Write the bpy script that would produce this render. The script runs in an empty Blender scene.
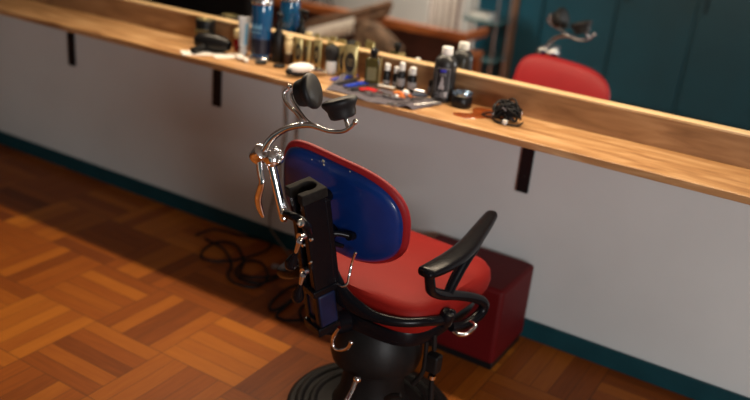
import bpy, bmesh, math, random
from mathutils import Vector, Matrix

# ------------------------------------------------------------------ camera
scene = bpy.context.scene
C = scene.collection
cam_data = bpy.data.cameras.new('camera')
cam = bpy.data.objects.new('camera', cam_data)
C.objects.link(cam)
right = Vector((0.8420, 0.5320, 0.0850)); upv = Vector((-0.2670, 0.2740, 0.9240)); fwd = Vector((-0.4680, 0.8010, -0.3720))
fwd.normalize(); upv = (upv - upv.dot(fwd) * fwd).normalized(); right = fwd.cross(upv).normalized()
m = Matrix((right, upv, -fwd)).transposed().to_4x4()
m.translation = (0, 0, 1.75)
cam.matrix_world = m
cam_data.sensor_width = 36
cam_data.lens = 40.03
cam_data.shift_x = 0.016
cam_data.dof.use_dof = True
cam_data.dof.focus_distance = 2.38
cam_data.dof.aperture_fstop = 1.25
scene.camera = cam

# ------------------------------------------------------------------ world, lights, exposure
w = bpy.data.worlds.new('world'); scene.world = w; w.use_nodes = True
w.node_tree.nodes['Background'].inputs[0].default_value = (0.55, 0.62, 0.75, 1)
w.node_tree.nodes['Background'].inputs[1].default_value = 0.3

def area(name, loc, target, sx, sy, power, col):
    l = bpy.data.lights.new(name, 'AREA'); l.shape = 'RECTANGLE'; l.size = sx; l.size_y = sy
    l.energy = power; l.color = col
    o = bpy.data.objects.new(name, l); C.objects.link(o); o.location = loc
    d = Vector(target) - Vector(loc)
    o.rotation_euler = d.to_track_quat('-Z', 'Y').to_euler()
    return o
# lamp strip above the mirror: shines over the worktop, whose edge shades the floor below
area('mirror_lamp_light', (-1.55, 2.93, 1.92), (-1.55, 1.75, 0.9), 3.0, 0.05, 54, (1.0, 0.80, 0.57))
# fill added at the unseen right hand window, brightens the back wall
area('window_fill_light', (2.5, -0.6, 1.45), (-1.2, 2.6, 0.9), 1.2, 1.0, 98, (0.98, 0.97, 0.97))
# fill light added above the bench to brighten what the mirror reflects
bl = area('bench_fill_light', (-3.6, 0.1, 2.85), (-3.5, -0.6, 0.3), 0.6, 0.6, 42, (1.0, 0.90, 0.78)); bl.data.spread = math.radians(95)

vs = scene.view_settings
vs.view_transform = 'Standard'; vs.look = 'None'; vs.exposure = 0.0; vs.gamma = 1.0; vs.use_curve_mapping = False

# ------------------------------------------------------------------ helpers
def tag(o, label=None, cat=None, group=None, kind=None):
    if label: o['label'] = label
    if cat: o['category'] = cat
    if group: o['group'] = group
    if kind: o['kind'] = kind
    return o

def thing(name, label, cat, loc=(0, 0, 0), rz=0, group=None):
    o = bpy.data.objects.new(name, None); C.objects.link(o)
    o.empty_display_size = 0.05
    o.location = loc; o.rotation_euler = (0, 0, rz)
    return tag(o, label, cat, group)

def build(name, bm, mt, parent=None, smooth=True, bevel=0, sub=0, label=None, loc=None, rot=None, ang=40):
    bmesh.ops.recalc_face_normals(bm, faces=bm.faces)
    me = bpy.data.meshes.new(name); bm.to_mesh(me); bm.free()
    o = bpy.data.objects.new(name, me); C.objects.link(o)
    if mt: me.materials.append(mt)
    if bevel:
        b = o.modifiers.new('bevel', 'BEVEL'); b.width = bevel; b.segments = 3; b.limit_method = 'ANGLE'; b.angle_limit = math.radians(35)
    if sub:
        s = o.modifiers.new('sub', 'SUBSURF'); s.levels = sub; s.render_levels = sub
    if smooth:
        me.shade_smooth()
        if hasattr(me, 'set_sharp_from_angle'): me.set_sharp_from_angle(angle=math.radians(ang))
    if parent: o.parent = parent
    if loc: o.location = loc
    if rot: o.rotation_euler = rot
    if label: o['label'] = label
    return o

def copy_tree(o, parent=None):
    c = o.copy(); C.objects.link(c); c.parent = parent
    for ch in list(o.children): copy_tree(ch, c)
    return c

def B(): return bmesh.new()

def box(bm, x0, x1, y0, y1, z0, z1, mat=None):
    vs_ = [bm.verts.new(p) for p in ((x0,y0,z0),(x1,y0,z0),(x1,y1,z0),(x0,y1,z0),(x0,y0,z1),(x1,y0,z1),(x1,y1,z1),(x0,y1,z1))]
    if mat: 
        for v in vs_: v.co = mat @ v.co
    for f in ((0,3,2,1),(4,5,6,7),(0,1,5,4),(1,2,6,5),(2,3,7,6),(3,0,4,7)): bm.faces.new([vs_[i] for i in f])
    return bm

def spline(pts, n=8):
    P = [Vector(p) for p in pts]
    if len(P) < 3: return P
    out = []
    for i in range(len(P) - 1):
        p0 = P[i-1] if i else P[0]*2 - P[1]
        p1, p2 = P[i], P[i+1]
        p3 = P[i+2] if i + 2 < len(P) else P[-1]*2 - P[-2]
        for k in range(n):
            t = k / n
            out.append(0.5*((2*p1) + (p2-p0)*t + (2*p0-5*p1+4*p2-p3)*t*t + (3*p1-p0-3*p2+p3)*t**3))
    out.append(P[-1]); return out

def interp(vals, n):
    if not isinstance(vals, (list, tuple)): return [vals]*n
    out = []
    for i in range(n):
        t = i/(n-1)*(len(vals)-1); k = min(int(t), len(vals)-2); f = t-k
        out.append(vals[k]*(1-f) + vals[k+1]*f)
    return out

def tube(bm, pts, r, seg=12, smooth=8, flat=1.0, flat_dir=None, closed=False):
    """round (or flattened) bar along a path; r may be a list"""
    P = spline(pts, smooth) if smooth else [Vector(p) for p in pts]
    R = interp(r, len(P)); FL = interp(flat, len(P)); rings = []
    ref = Vector(flat_dir) if flat_dir else None
    prev = None
    for i, p in enumerate(P):
        d = (P[min(i+1, len(P)-1)] - P[max(i-1, 0)])
        d = d.normalized() if d.length > 1e-9 else Vector((0,0,1))
        if ref is not None: a = (ref - ref.dot(d)*d)
        elif prev is None:
            a = Vector((0,0,1)) if abs(d.z) < 0.8 else Vector((1,0,0)); a = a - a.dot(d)*d
        else: a = prev - prev.dot(d)*d
        if a.length < 1e-6: a = d.orthogonal()
        a.normalize(); prev = a; b = d.cross(a)
        rings.append([bm.verts.new(p + (a*math.cos(2*math.pi*k/seg)*FL[i] + b*math.sin(2*math.pi*k/seg))*R[i]) for k in range(seg)])
    for i in range(len(rings)-1):
        for k in range(seg):
            bm.faces.new((rings[i][k], rings[i][(k+1)%seg], rings[i+1][(k+1)%seg], rings[i+1][k]))
    if closed:
        for k in range(seg): bm.faces.new((rings[-1][k], rings[-1][(k+1)%seg], rings[0][(k+1)%seg], rings[0][k]))
    else:
        bm.faces.new(list(reversed(rings[0]))); bm.faces.new(rings[-1])
    return bm

def lathe(bm, prof, seg=32, center=(0,0,0), axis=(0,0,1)):
    """prof: list of (radius, height along axis)"""
    ax = Vector(axis).normalized(); q = Vector((0,0,1)).rotation_difference(ax); c = Vector(center)
    rings = []
    for r, h in prof:
        if r <= 1e-6: rings.append([bm.verts.new(c + q @ Vector((0,0,h)))])
        else: rings.append([bm.verts.new(c + q @ Vector((r*math.cos(2*math.pi*k/seg), r*math.sin(2*math.pi*k/seg), h))) for k in range(seg)])
    for i in range(len(rings)-1):
        a, b = rings[i], rings[i+1]
        for k in range(seg):
            k2 = (k+1) % seg
            if len(a) == 1 and len(b) == 1: continue
            if len(a) == 1: bm.faces.new((a[0], b[k2], b[k]))
            elif len(b) == 1: bm.faces.new((a[k], a[k2], b[0]))
            else: bm.faces.new((a[k], a[k2], b[k2], b[k]))
    if len(rings[0]) > 1: bm.faces.new(list(reversed(rings[0])))
    if len(rings[-1]) > 1: bm.faces.new(rings[-1])
    return bm

def ball(bm, c, r, s=(1,1,1), seg=16):
    res = bmesh.ops.create_uvsphere(bm, u_segments=seg, v_segments=max(6, seg//2), radius=r)
    for v in res['verts']: v.co = Vector((v.co.x*s[0], v.co.y*s[1], v.co.z*s[2])) + Vector(c)
    return bm

def prism(bm, outline, z0, z1, mat=None):
    lo = [bm.verts.new((x, y, z0)) for x, y in outline]; hi = [bm.verts.new((x, y, z1)) for x, y in outline]
    if mat:
        for v in lo + hi: v.co = mat @ v.co
    n = len(outline)
    bm.faces.new(list(reversed(lo))); bm.faces.new(hi)
    for i in range(n): bm.faces.new((lo[i], lo[(i+1)%n], hi[(i+1)%n], hi[i]))
    return bm

def loft(bm, loops, cap0=True, cap1=True):
    R = [[bm.verts.new(p) for p in L] for L in loops]; n = len(R[0])
    for i in range(len(R)-1):
        for k in range(n): bm.faces.new((R[i][k], R[i][(k+1)%n], R[i+1][(k+1)%n], R[i+1][k]))
    if cap0: bm.faces.new(list(reversed(R[0])))
    if cap1: bm.faces.new(R[-1])
    return bm

# ------------------------------------------------------------------ materials
def S(r, g, b):   # sRGB 0-255 to linear
    f = lambda c: (c/255/12.92) if c <= 10 else ((c/255+0.055)/1.055)**2.4
    return (f(r), f(g), f(b), 1)

def mat(name, col, rough=0.5, metal=0.0, var=0.0, scale=8, bump=0.0, bscale=60, coat=0.0, trans=0.0, ior=1.45, sheen=0.0, spec=0.5, stretch=None, emit=None):
    mt = bpy.data.materials.new(name); mt.use_nodes = True
    nt = mt.node_tree; N = nt.nodes; L = nt.links; b = N['Principled BSDF']
    b.inputs['Base Color'].default_value = col; b.inputs['Roughness'].default_value = rough
    b.inputs['Metallic'].default_value = metal; b.inputs['Coat Weight'].default_value = coat
    b.inputs['Coat Roughness'].default_value = 0.08
    b.inputs['Transmission Weight'].default_value = trans; b.inputs['IOR'].default_value = ior
    b.inputs['Sheen Weight'].default_value = sheen; b.inputs['Specular IOR Level'].default_value = spec
    tc = N.new('ShaderNodeTexCoord'); mp = N.new('ShaderNodeMapping'); L.new(tc.outputs['Object'], mp.inputs[0])
    if stretch: mp.inputs['Scale'].default_value = stretch
    if var:
        no = N.new('ShaderNodeTexNoise'); no.inputs['Scale'].default_value = scale; no.inputs['Detail'].default_value = 6
        L.new(mp.outputs[0], no.inputs['Vector'])
        mx = N.new('ShaderNodeMix'); mx.data_type = 'RGBA'
        mx.inputs[6].default_value = tuple(c*(1-var) for c in col[:3]) + (1,)
        mx.inputs[7].default_value = tuple(min(1, c*(1+var)) for c in col[:3]) + (1,)
        rp = N.new('ShaderNodeMapRange'); rp.inputs[1].default_value = 0.3; rp.inputs[2].default_value = 0.7
        L.new(no.outputs['Fac'], rp.inputs[0]); L.new(rp.outputs[0], mx.inputs[0]); L.new(mx.outputs[2], b.inputs['Base Color'])
    if bump:
        nb = N.new('ShaderNodeTexNoise'); nb.inputs['Scale'].default_value = bscale; nb.inputs['Detail'].default_value = 4
        L.new(mp.outputs[0], nb.inputs['Vector'])
        bp = N.new('ShaderNodeBump'); bp.inputs['Strength'].default_value = bump; bp.inputs['Distance'].default_value = 0.01
        L.new(nb.outputs['Fac'], bp.inputs['Height']); L.new(bp.outputs[0], b.inputs['Normal'])
    if emit:
        b.inputs['Emission Color'].default_value = emit[0]; b.inputs['Emission Strength'].default_value = emit[1]
    return mt

def math_node(nt, op, a, b=None):
    n = nt.nodes.new('ShaderNodeMath'); n.operation = op
    for i, v in enumerate((a, b)):
        if v is None: continue
        if isinstance(v, (int, float)): n.inputs[i].default_value = v
        else: nt.links.new(v, n.inputs[i])
    return n.outputs[0]

def parquet():
    mt = bpy.data.materials.new('parquet'); mt.use_nodes = True; nt = mt.node_tree; N = nt.nodes; L = nt.links
    b = N['Principled BSDF']; tc = N.new('ShaderNodeTexCoord'); sp = N.new('ShaderNodeSeparateXYZ'); L.new(tc.outputs['Object'], sp.inputs[0])
    x = math_node(nt, 'DIVIDE', math_node(nt, 'ADD', sp.outputs[0], 1.94+35), 0.35)
    y = math_node(nt, 'DIVIDE', math_node(nt, 'ADD', sp.outputs[1], -1.94+35), 0.35)
    ix = math_node(nt, 'FLOOR', x); iy = math_node(nt, 'FLOOR', y); fx = math_node(nt, 'FRACT', x); fy = math_node(nt, 'FRACT', y)
    par = math_node(nt, 'MODULO', math_node(nt, 'ADD', ix, iy), 2.0)     # 0 / 1
    def lerp(a, c, t): return math_node(nt, 'ADD', math_node(nt, 'MULTIPLY', a, math_node(nt, 'SUBTRACT', 1.0, t)), math_node(nt, 'MULTIPLY', c, t))
    across = lerp(fy, fx, par); along = lerp(fx, fy, par)
    k = math_node(nt, 'MULTIPLY', across, 5.0); pk = math_node(nt, 'FLOOR', k); fk = math_node(nt, 'FRACT', k)
    cx = N.new('ShaderNodeCombineXYZ'); L.new(ix, cx.inputs[0]); L.new(iy, cx.inputs[1]); L.new(pk, cx.inputs[2])
    wn = N.new('ShaderNodeTexWhiteNoise'); L.new(cx.outputs[0], wn.inputs['Vector'])
    cb = N.new('ShaderNodeCombineXYZ'); L.new(ix, cb.inputs[0]); L.new(iy, cb.inputs[1])
    wb = N.new('ShaderNodeTexWhiteNoise'); L.new(cb.outputs[0], wb.inputs['Vector'])
    # grain
    gv = N.new('ShaderNodeCombineXYZ')
    L.new(math_node(nt, 'ADD', math_node(nt, 'MULTIPLY', along, 1.2), math_node(nt, 'MULTIPLY', wn.outputs['Value'], 37.0)), gv.inputs[0])
    L.new(math_node(nt, 'MULTIPLY', k, 3.0), gv.inputs[1]); L.new(ix, gv.inputs[2])
    gn = N.new('ShaderNodeTexNoise'); gn.inputs['Scale'].default_value = 2.2; gn.inputs['Detail'].default_value = 5; L.new(gv.outputs[0], gn.inputs['Vector'])
    f = math_node(nt, 'ADD', math_node(nt, 'ADD', math_node(nt, 'MULTIPLY', wn.outputs['Value'], 0.38), math_node(nt, 'MULTIPLY', wb.outputs['Value'], 0.34)), math_node(nt, 'MULTIPLY', gn.outputs['Fac'], 0.35))
    cr = N.new('ShaderNodeValToRGB'); cr.color_ramp.elements[0].position = 0.12; cr.color_ramp.elements[1].position = 0.95
    cr.color_ramp.elements[0].color = (0.12, 0.026, 0.004, 1); cr.color_ramp.elements[1].color = (0.50, 0.160, 0.014, 1)
    e = cr.color_ramp.elements.new(0.5); e.color = (0.29, 0.072, 0.007, 1)
    L.new(f, cr.inputs[0])
    # joints
    def edge(v, wd): return math_node(nt, 'LESS_THAN', math_node(nt, 'MINIMUM', v, math_node(nt, 'SUBTRACT', 1.0, v)), wd)
    j = math_node(nt, 'MAXIMUM', edge(fk, 0.022), math_node(nt, 'MAXIMUM', edge(fx, 0.006), edge(fy, 0.006)))
    mx = N.new('ShaderNodeMix'); mx.data_type = 'RGBA'; L.new(math_node(nt, 'MULTIPLY', j, 0.6), mx.inputs[0]); L.new(cr.outputs[0], mx.inputs[6]); mx.inputs[7].default_value = (0.05, 0.018, 0.008, 1)
    L.new(mx.outputs[2], b.inputs['Base Color'])
    b.inputs['Roughness'].default_value = 0.5; b.inputs['Specular IOR Level'].default_value = 0.25
    bp = N.new('ShaderNodeBump'); bp.inputs['Strength'].default_value = 0.15; bp.inputs['Distance'].default_value = 0.003
    L.new(math_node(nt, 'SUBTRACT', gn.outputs['Fac'], j), bp.inputs['Height']); L.new(bp.outputs[0], b.inputs['Normal'])
    return mt

def wood(name, c0, c1, c2, rough=0.45, scale=(1.2, 9, 9)):
    mt = bpy.data.materials.new(name); mt.use_nodes = True; nt = mt.node_tree; N = nt.nodes; L = nt.links; b = N['Principled BSDF']
    tc = N.new('ShaderNodeTexCoord'); mp = N.new('ShaderNodeMapping'); mp.inputs['Scale'].default_value = scale; L.new(tc.outputs['Object'], mp.inputs[0])
    n1 = N.new('ShaderNodeTexNoise'); n1.inputs['Scale'].default_value = 3; n1.inputs['Detail'].default_value = 8; n1.inputs['Distortion'].default_value = 0.6
    L.new(mp.outputs[0], n1.inputs['Vector'])
    cr = N.new('ShaderNodeValToRGB'); cr.color_ramp.elements[0].position = 0.3; cr.color_ramp.elements[1].position = 0.72
    cr.color_ramp.elements[0].color = c0; cr.color_ramp.elements[1].color = c2; e = cr.color_ramp.elements.new(0.5); e.color = c1
    L.new(n1.outputs['Fac'], cr.inputs[0]); L.new(cr.outputs[0], b.inputs['Base Color']); b.inputs['Roughness'].default_value = rough
    bp = N.new('ShaderNodeBump'); bp.inputs['Strength'].default_value = 0.2; bp.inputs['Distance'].default_value = 0.004
    L.new(n1.outputs['Fac'], bp.inputs['Height']); L.new(bp.outputs[0], b.inputs['Normal'])
    return mt

M_floor = parquet()
M_wall = mat('white_plaster', S(206, 211, 210), 0.8, var=0.06, scale=1.6, bump=0.12, bscale=14)
M_wall2 = mat('grey_plaster', S(128, 122, 116), 0.85, var=0.06, scale=1.6)
M_teal = mat('teal_paint', S(18, 62, 70), 0.5, spec=0.3, var=0.15)
M_counter = wood('worktop_wood', S(140, 98, 62), S(182, 138, 92), S(214, 176, 130), 0.35)
M_splash = wood('backsplash_wood', S(128, 92, 60), S(158, 118, 80), S(182, 142, 100), 0.5)
M_lit_edge = wood('lamplit_wood', S(206,170,122), S(228,194,146), S(240,212,168), 0.4)  # lighter copy of the plank wood, lamplight put into the colour
M_mirror = mat('mirror_glass', (0.86, 0.88, 0.87, 1), 0.01, 1.0)
M_blackpaint = mat('black_enamel', (0.005, 0.005, 0.007, 1), 0.26, coat=0.0, spec=0.2, bump=0.02, bscale=90)
M_blackrub = mat('black_rubber', (0.010, 0.010, 0.011, 1), 0.5, spec=0.3)
M_castiron = mat('dark_castiron', (0.010, 0.009, 0.009, 1), 0.45, spec=0.25, var=0.3, scale=14, bump=0.05)
M_blackpl = mat('black_plastic', (0.008, 0.008, 0.009, 1), 0.35, spec=0.3)
M_chrome = mat('chrome', (0.90, 0.90, 0.92, 1), 0.13, 1.0, bump=0.03, bscale=25)
M_redvinyl = mat('red_vinyl', S(138, 23, 17), 0.6, spec=0.22, var=0.10, scale=5, bump=0.10, bscale=9)
M_redrim = mat('red_vinyl_back', S(142, 26, 32), 0.5, spec=0.3, var=0.08, scale=7, bump=0.06, bscale=12)
M_blue = mat('blue_enamel', S(12, 44, 108), 0.30, coat=0.3, spec=0.3, var=0.18, scale=9, bump=0.04, bscale=20)
M_navy = mat('navy_enamel', S(10, 26, 60), 0.4, var=0.3, scale=20)
M_ottoman = mat('dark_red_vinyl', S(88, 8, 12), 0.6, spec=0.25, var=0.12, scale=6, bump=0.15, bscale=7)
M_white = mat('white_plastic', S(235, 235, 232), 0.35)
M_cream = mat('cream_resin', S(232, 210, 160), 0.35)
M_gold = mat('gold_foil', S(186, 170, 118), 0.36, 0.75, var=0.15, scale=30)
M_silver = mat('brushed_silver', (0.7, 0.7, 0.72, 1), 0.25, 1.0)
M_cord = mat('black_cord', (0.006, 0.006, 0.007, 1), 0.5, spec=0.25)
M_greycord = mat('grey_cord', S(120, 114, 106), 0.6)

# ------------------------------------------------------------------ the room
def struct(name, bm, mt, **k): return tag(build(name, bm, mt, **k), kind='structure')
XL, XR, YB, YF, ZC = -7.2, 2.6, 2.975, -1.75, 2.9
struct('floor', box(B(), XL, XR, YF, YB, -0.06, 0), M_floor, smooth=False)
struct('ceiling', box(B(), XL, XR, YF, YB, ZC, ZC+0.06), M_wall2, smooth=False)
struct('wall_back', box(B(), XL, XR, YB, YB+0.1, -0.06, ZC+0.06), M_wall, smooth=False)
struct('wall_left', box(B(), XL-0.1, XL, YF-0.1, YB+0.1, -0.06, ZC+0.06), M_wall2, smooth=False)
struct('wall_front', box(B(), XL, XR, YF-0.1, YF, -0.06, ZC+0.06), M_wall, smooth=False)
bm = B()
wy0, wy1, wz0, wz1 = -1.3, 0.1, 0.8, 2.1
box(bm, XR, XR+0.1, YF-0.1, wy0, -0.06, ZC+0.06); box(bm, XR, XR+0.1, wy1, YB+0.1, -0.06, ZC+0.06)
box(bm, XR, XR+0.1, wy0, wy1, -0.06, wz0); box(bm, XR, XR+0.1, wy0, wy1, wz1, ZC+0.06)
struct('wall_right', bm, M_wall2, smooth=False)
bm = B()
for y0, y1, z0, z1 in ((wy0, wy1, wz0, wz0+.05), (wy0, wy1, wz1-.05, wz1), (wy0, wy0+.05, wz0, wz1), (wy1-.05, wy1, wz0, wz1), (-.625, -.575, wz0, wz1)):
    box(bm, XR+.02, XR+.07, y0, y1, z0, z1)
struct('window_1', bm, M_white, smooth=False)
struct('baseboard_back', box(B(), XL, XR, YB-0.014, YB, 0, 0.082), M_teal, smooth=False, bevel=0.003)

# ------------------------------------------------------------------ worktop and mirror
CZ = 0.92
top = thing('worktop', 'long pale wooden worktop with raised wooden back ledge running along the wall', 'worktop', (-1.6, YB, 0))
build('shelf_board', box(B(), -4.2, 3.6, 2.646-YB, -0.001, CZ-0.026, CZ), M_counter, top, smooth=True, bevel=0.004)
build('back_ledge', box(B(), -4.2, 3.6, -0.033, -0.004, CZ, 1.026), M_splash, top, bevel=0.003, label='upright plank behind the worktop')
build('ledge_lit_edge', box(B(), -4.2, 3.6, -0.0345, -0.0035, 1.026, 1.034), M_lit_edge, top, bevel=0.001, label='upper edge of the plank, lamplight painted in as lighter wood')  # thin strip added so the plank's top edge looks lit
for xx in (-3.62, -2.595, -1.018, -0.02):
    bm = B()
    box(bm, xx+1.6-.024, xx+1.6+.024, -0.012, -0.001, 0.612, CZ-0.027)
    box(bm, xx+1.6-.024, xx+1.6+.024, -0.28, -0.012, CZ-0.036, CZ-0.026)
    lathe(bm, [(0, 0), (0.006, 0), (0.004, 0.003), (0, 0.004)], 10, (xx+1.6, -0.012, 0.68), (0, -1, 0))
    build('bracket', bm, M_blackpl, top, bevel=0.001)
mir = thing('wall_mirror', 'wide frameless mirror standing on the wooden back ledge of the worktop', 'mirror', (-1.6, 2.97, 1.034))
build('mirror_glass', box(B(), -2.6, 3.4, -0.002, 0.003, 0.0, 0.78), M_mirror, mir, smooth=False)

# ------------------------------------------------------------------ barber chair
A = math.radians(-5)
chair = thing('barber_chair', 'vintage black barber chair with red seat, blue backed oval backrest and chrome headrest', 'barber chair', (-1.14, 2.13, 0), A)

build('base_plate', lathe(B(), [(0,.0),(.289,.0),(.289,.016),(.282,.024),(.270,.027),(.262,.026),(.254,.034),(.244,.037),(.236,.034),(.230,.028),(.216,.028),(.208,.037),(.198,.040),(.190,.037),(.184,.032),(.165,.034),(.13,.046),(0,.05)], 72), M_castiron, chair, label='round ribbed cast iron floor plate')
build('pedestal', lathe(B(), [(0,.045),(.135,.045),(.125,.062),(.112,.09),(.104,.15),(.108,.20),(.128,.212),(.148,.226),(.154,.25),(.153,.28),(.143,.325),(.128,.355),(.115,.38),(.11,.40),(0,.40)], 56), M_castiron, chair, label='dark bell shaped pump housing')

# seat
def rrect(cx, cy, hx, hy, n=4.0, k=48):
    out = []
    for i in range(k):
        t = 2*math.pi*i/k; c, s = math.cos(t), math.sin(t)
        out.append((cx + hx*abs(c)**(2/n)*(1 if c >= 0 else -1), cy + hy*abs(s)**(2/n)*(1 if s >= 0 else -1)))
    return out
def cushion(cx, cy, hx, hy, z0, z1, dome, n=4.0, edge=0.03, k=64):
    bm = B(); loops = []
    H = z1 - z0
    prof = [(-edge*0.8, 0), (-edge*0.25, H*0.06), (0, H*0.25), (0.004, H*0.5), (0, H*0.75), (-edge*0.3, H*0.93), (-edge*0.9, H*1.0)]
    for d, h in prof: loops.append([(x, y, z0+h) for x, y in rrect(cx, cy, hx+d, hy+d, n, k)])
    for s in (0.82, 0.6, 0.38, 0.18, 0.04):
        loops.append([(x, y, z1 + dome*(1-s*s)) for x, y in rrect(cx, cy, (hx-edge*.9)*s, (hy-edge*.9)*s, 2 + (n-2)*s, k)])
    return loft(bm, loops)
SX = -0.028
build('seat_cushion', cushion(SX, 0.118, 0.262, 0.262, 0.430, 0.535, 0.018, 5.0, 0.042), M_redvinyl, chair, label='domed bright red vinyl seat cushion')
bm = B()
loft(bm, [[(x, y, z) for x, y in rrect(SX, 0.10, hx, hy, 4, 56)] for hx, hy, z in ((.14,.14,.355),(.21,.20,.368),(.240,.235,.380),(.248,.242,.405),(.240,.235,.430))])
build('seat_frame', bm, M_blackpaint, chair, ang=50)

# yoke: flat bars that leave the foot of the column and sweep round both sides of the seat
bm = B()
yR = [(-0.095, -0.200, 0.608), (-0.045, -0.200, 0.544), (0.017, -0.200, 0.513), (0.100, -0.185, 0.493), (0.179, -0.150, 0.491), (0.234, -0.080, 0.489), (0.248, 0.000, 0.469)]
tube(bm, yR, [.014,.015,.015,.015,.015,.015,.016], 14, 6, flat=[3.2,3.0,2.0,1.2,1.0,1.0,1.1], flat_dir=(0,0,1))
build('side_bar', bm, M_blackpaint, chair, label='black curved bar sweeping from column to armrest')
bm = B()
yL = [(-.12,-.22,.60),(-.20,-.21,.535),(-.29,-.17,.49),(-.335,-.08,.465),(-.325,.02,.455)]
tube(bm, yL, [.016,.016,.016,.015,.014], 12, 6, flat=1.2)
build('side_bar', bm, M_blackpaint, chair)

# column
foot = Vector((-0.071, -0.214, 0.426)); head = Vector((-0.093, -0.312, 0.888))
ax = (head - foot).normalized(); xa = Vector((1, -0.30, 0)); xa = (xa - xa.dot(ax)*ax).normalized(); ya = ax.cross(xa)
CM = Matrix(((xa.x, ya.x, ax.x, foot.x), (xa.y, ya.y, ax.y, foot.y), (xa.z, ya.z, ax.z, foot.z), (0,0,0,1)))
Lc = (head - foot).length
hw, hd = 0.041, 0.036
u_out = [(-hw,-hd),(-hw*.42,-hd),(-hw*.42,-hd*.35)]
for i in range(9):
    t = math.pi*(1.12 + (-0.02) - i/8*1.24); u_out.append((math.cos(t)*.022, .004+math.sin(t)*.022))
u_out += [(hw*.42,-hd*.35),(hw*.42,-hd),(hw,-hd),(hw,hd),(-hw,hd)]
build('column', prism(B(), u_out, 0.0, Lc-.03, CM), M_blackpaint, chair, bevel=0.003, label='upright black slotted post')
build('post_head', prism(B(), [(a*1.15, b*1.2) for a, b in u_out], Lc-.032, Lc, CM), mat('dusty_iron', (0.013,0.011,0.010,1), .7, var=.4, scale=60, spec=.12), chair, bevel=0.004, label='worn C shaped iron head of the post')
build('slide_bar', box(B(), -.017, .017, -.02, .02, -0.02, Lc*.80, CM), M_blackrub, chair, bevel=.003)
build('post_cover', box(B(), -hw*.9, hw+.004, -hd*.85, hd*.85, 0.002, Lc*.25, CM), M_navy, chair, bevel=.006, label='blue painted sleeve at the foot of the post')
bm = B()
box(bm, -hw-.004, hw+.004, -hd-.009, hd+.004, Lc*.25, Lc*.30, CM); box(bm, -hw-.003, hw+.003, -hd-.008, hd+.004, -0.03, 0.0, CM)
box(bm, -hw*.3, hw*.9, hd, hd+.02, Lc*.05, Lc*.9, CM)
build('post_collar', bm, M_blackpaint, chair, bevel=.004)
# foot casting joining column and seat frame
bm = B()
tube(bm, [foot + ax*.03, foot + Vector((.0,.02,-.02)), foot + Vector((.03,.10,-.03)), (SX,.0,.40)], [.042,.042,.04,.05], 14, 6)
build('hinge_casting', bm, M_blackpaint, chair)

# backrest shell: tilted 12 degrees back
r12 = math.radians(12); up_ = Vector((0, -math.sin(r12), math.cos(r12))); nb = Vector((0, -math.cos(r12), -math.sin(r12)))   # nb points to the rear
bc = Vector((-0.092, -0.152, 0.776)); rl = math.radians(-6)
ex = Vector((1,0,0)); e1 = ex*math.cos(rl) + up_*math.sin(rl); e2 = -ex*math.sin(rl) + up_*math.cos(rl)
def back_outline(grow, k=72):
    out = []
    for i in range(k):
        t = 2*math.pi*i/k; c, s = math.cos(t), math.sin(t); n = 4.0 if (c < 0 and s > 0) else 2.75
        a = (0.238 + grow)*abs(c)**(2/n)*(1 if c >= 0 else -1); b = (0.169 + grow)*abs(s)**(2/n)*(1 if s >= 0 else -1)
        if s < 0: a *= 1 - 0.20*abs(s)**2
        out.append((a, b))
    return out
def back_loft(levels):
    return loft(B(), [[tuple(bc + e1*a + e2*b + nb*(d - 0.35*max(0, a*a)*bend)) for a, b in back_outline(g)] for g, d, bend in levels])
build('back_shell', back_loft([(-.010,-.002,1),(-.008,.006,1),(-.012,.014,1),(-.022,.021,1),(-.045,.026,1),(-.09,.029,1),(-.14,.030,1)]), M_blue, chair, ang=60, label='blue enamelled metal back panel')
build('back_upholstery', back_loft([(-.006,.003,1),(.003,-.001,1),(.006,-.008,1),(.005,-.016,1),(-.003,-.026,1),(-.025,-.034,1),(-.07,-.039,1),(-.13,-.041,1)]), M_redrim, chair, ang=60, label='red vinyl front padding showing as a rim')
# paint chips on the shell
M_chip = mat('bare_metal_chip', S(170, 168, 150), 0.5)
for q, r in ((Vector((-0.120, -0.209, 0.932)), .0065), (Vector((-0.119, -0.207, 0.920)), .005), (Vector((-0.167, -0.207, 0.922)), .003), (Vector((-0.021, -0.210, 0.927)), .003)):
    a_, b_ = (q-bc).dot(e1), (q-bc).dot(e2)
    build('paint_chip', lathe(B(), [(0, 0), (r*.8, .0), (r*.6, .0012), (0, .0014)], 10, bc + e1*a_ + e2*b_ + nb*(0.0205 - .35*a_*a_), nb), M_chip, chair, label='bare metal chip near the top of the blue panel')
# bracket between column and shell
bm = B()
pA, pB = Vector((-0.058, -0.238, 0.730)), Vector((-0.011, -0.186, 0.721))
tube(bm, [pA, (pA+pB)/2 + Vector((0,0,.004)), pB], [.011,.009,.010], 12, 4)
tube(bm, [Vector((-0.053, -0.232, 0.701)), Vector((-0.037, -0.187, 0.679))], [.009,.007], 10, 0)
lathe(bm, [(0,-.012),(.013,-.012),(.013,.012),(0,.012)], 16, pB, (0,-1,.2))
lathe(bm, [(0,-.016),(.015,-.016),(.015,.016),(0,.016)], 16, pA, (1,0,0))
c1 = CM @ Vector((0,0,Lc*.52)); tube(bm, [c1, (bc + nb*.02 + e2*(-.06) + e1*(.0))], [.028,.024], 14, 0)
c2 = CM @ Vector((0,0,Lc*.8)); tube(bm, [c2, (bc + nb*.02 + e2*(.06) + e1*(-.02))], [.024,.02], 14, 0)
build('back_bracket', bm, M_blackpaint, chair)
bm = B()
tube(bm, [(0.011, -0.186, 0.674), (0.003, -0.188, 0.633), (0.007, -0.201, 0.602), (0.007, -0.206, 0.577), (-0.005, -0.213, 0.564), (-0.028, -0.213, 0.566)], .0042, 10, 6)
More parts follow.
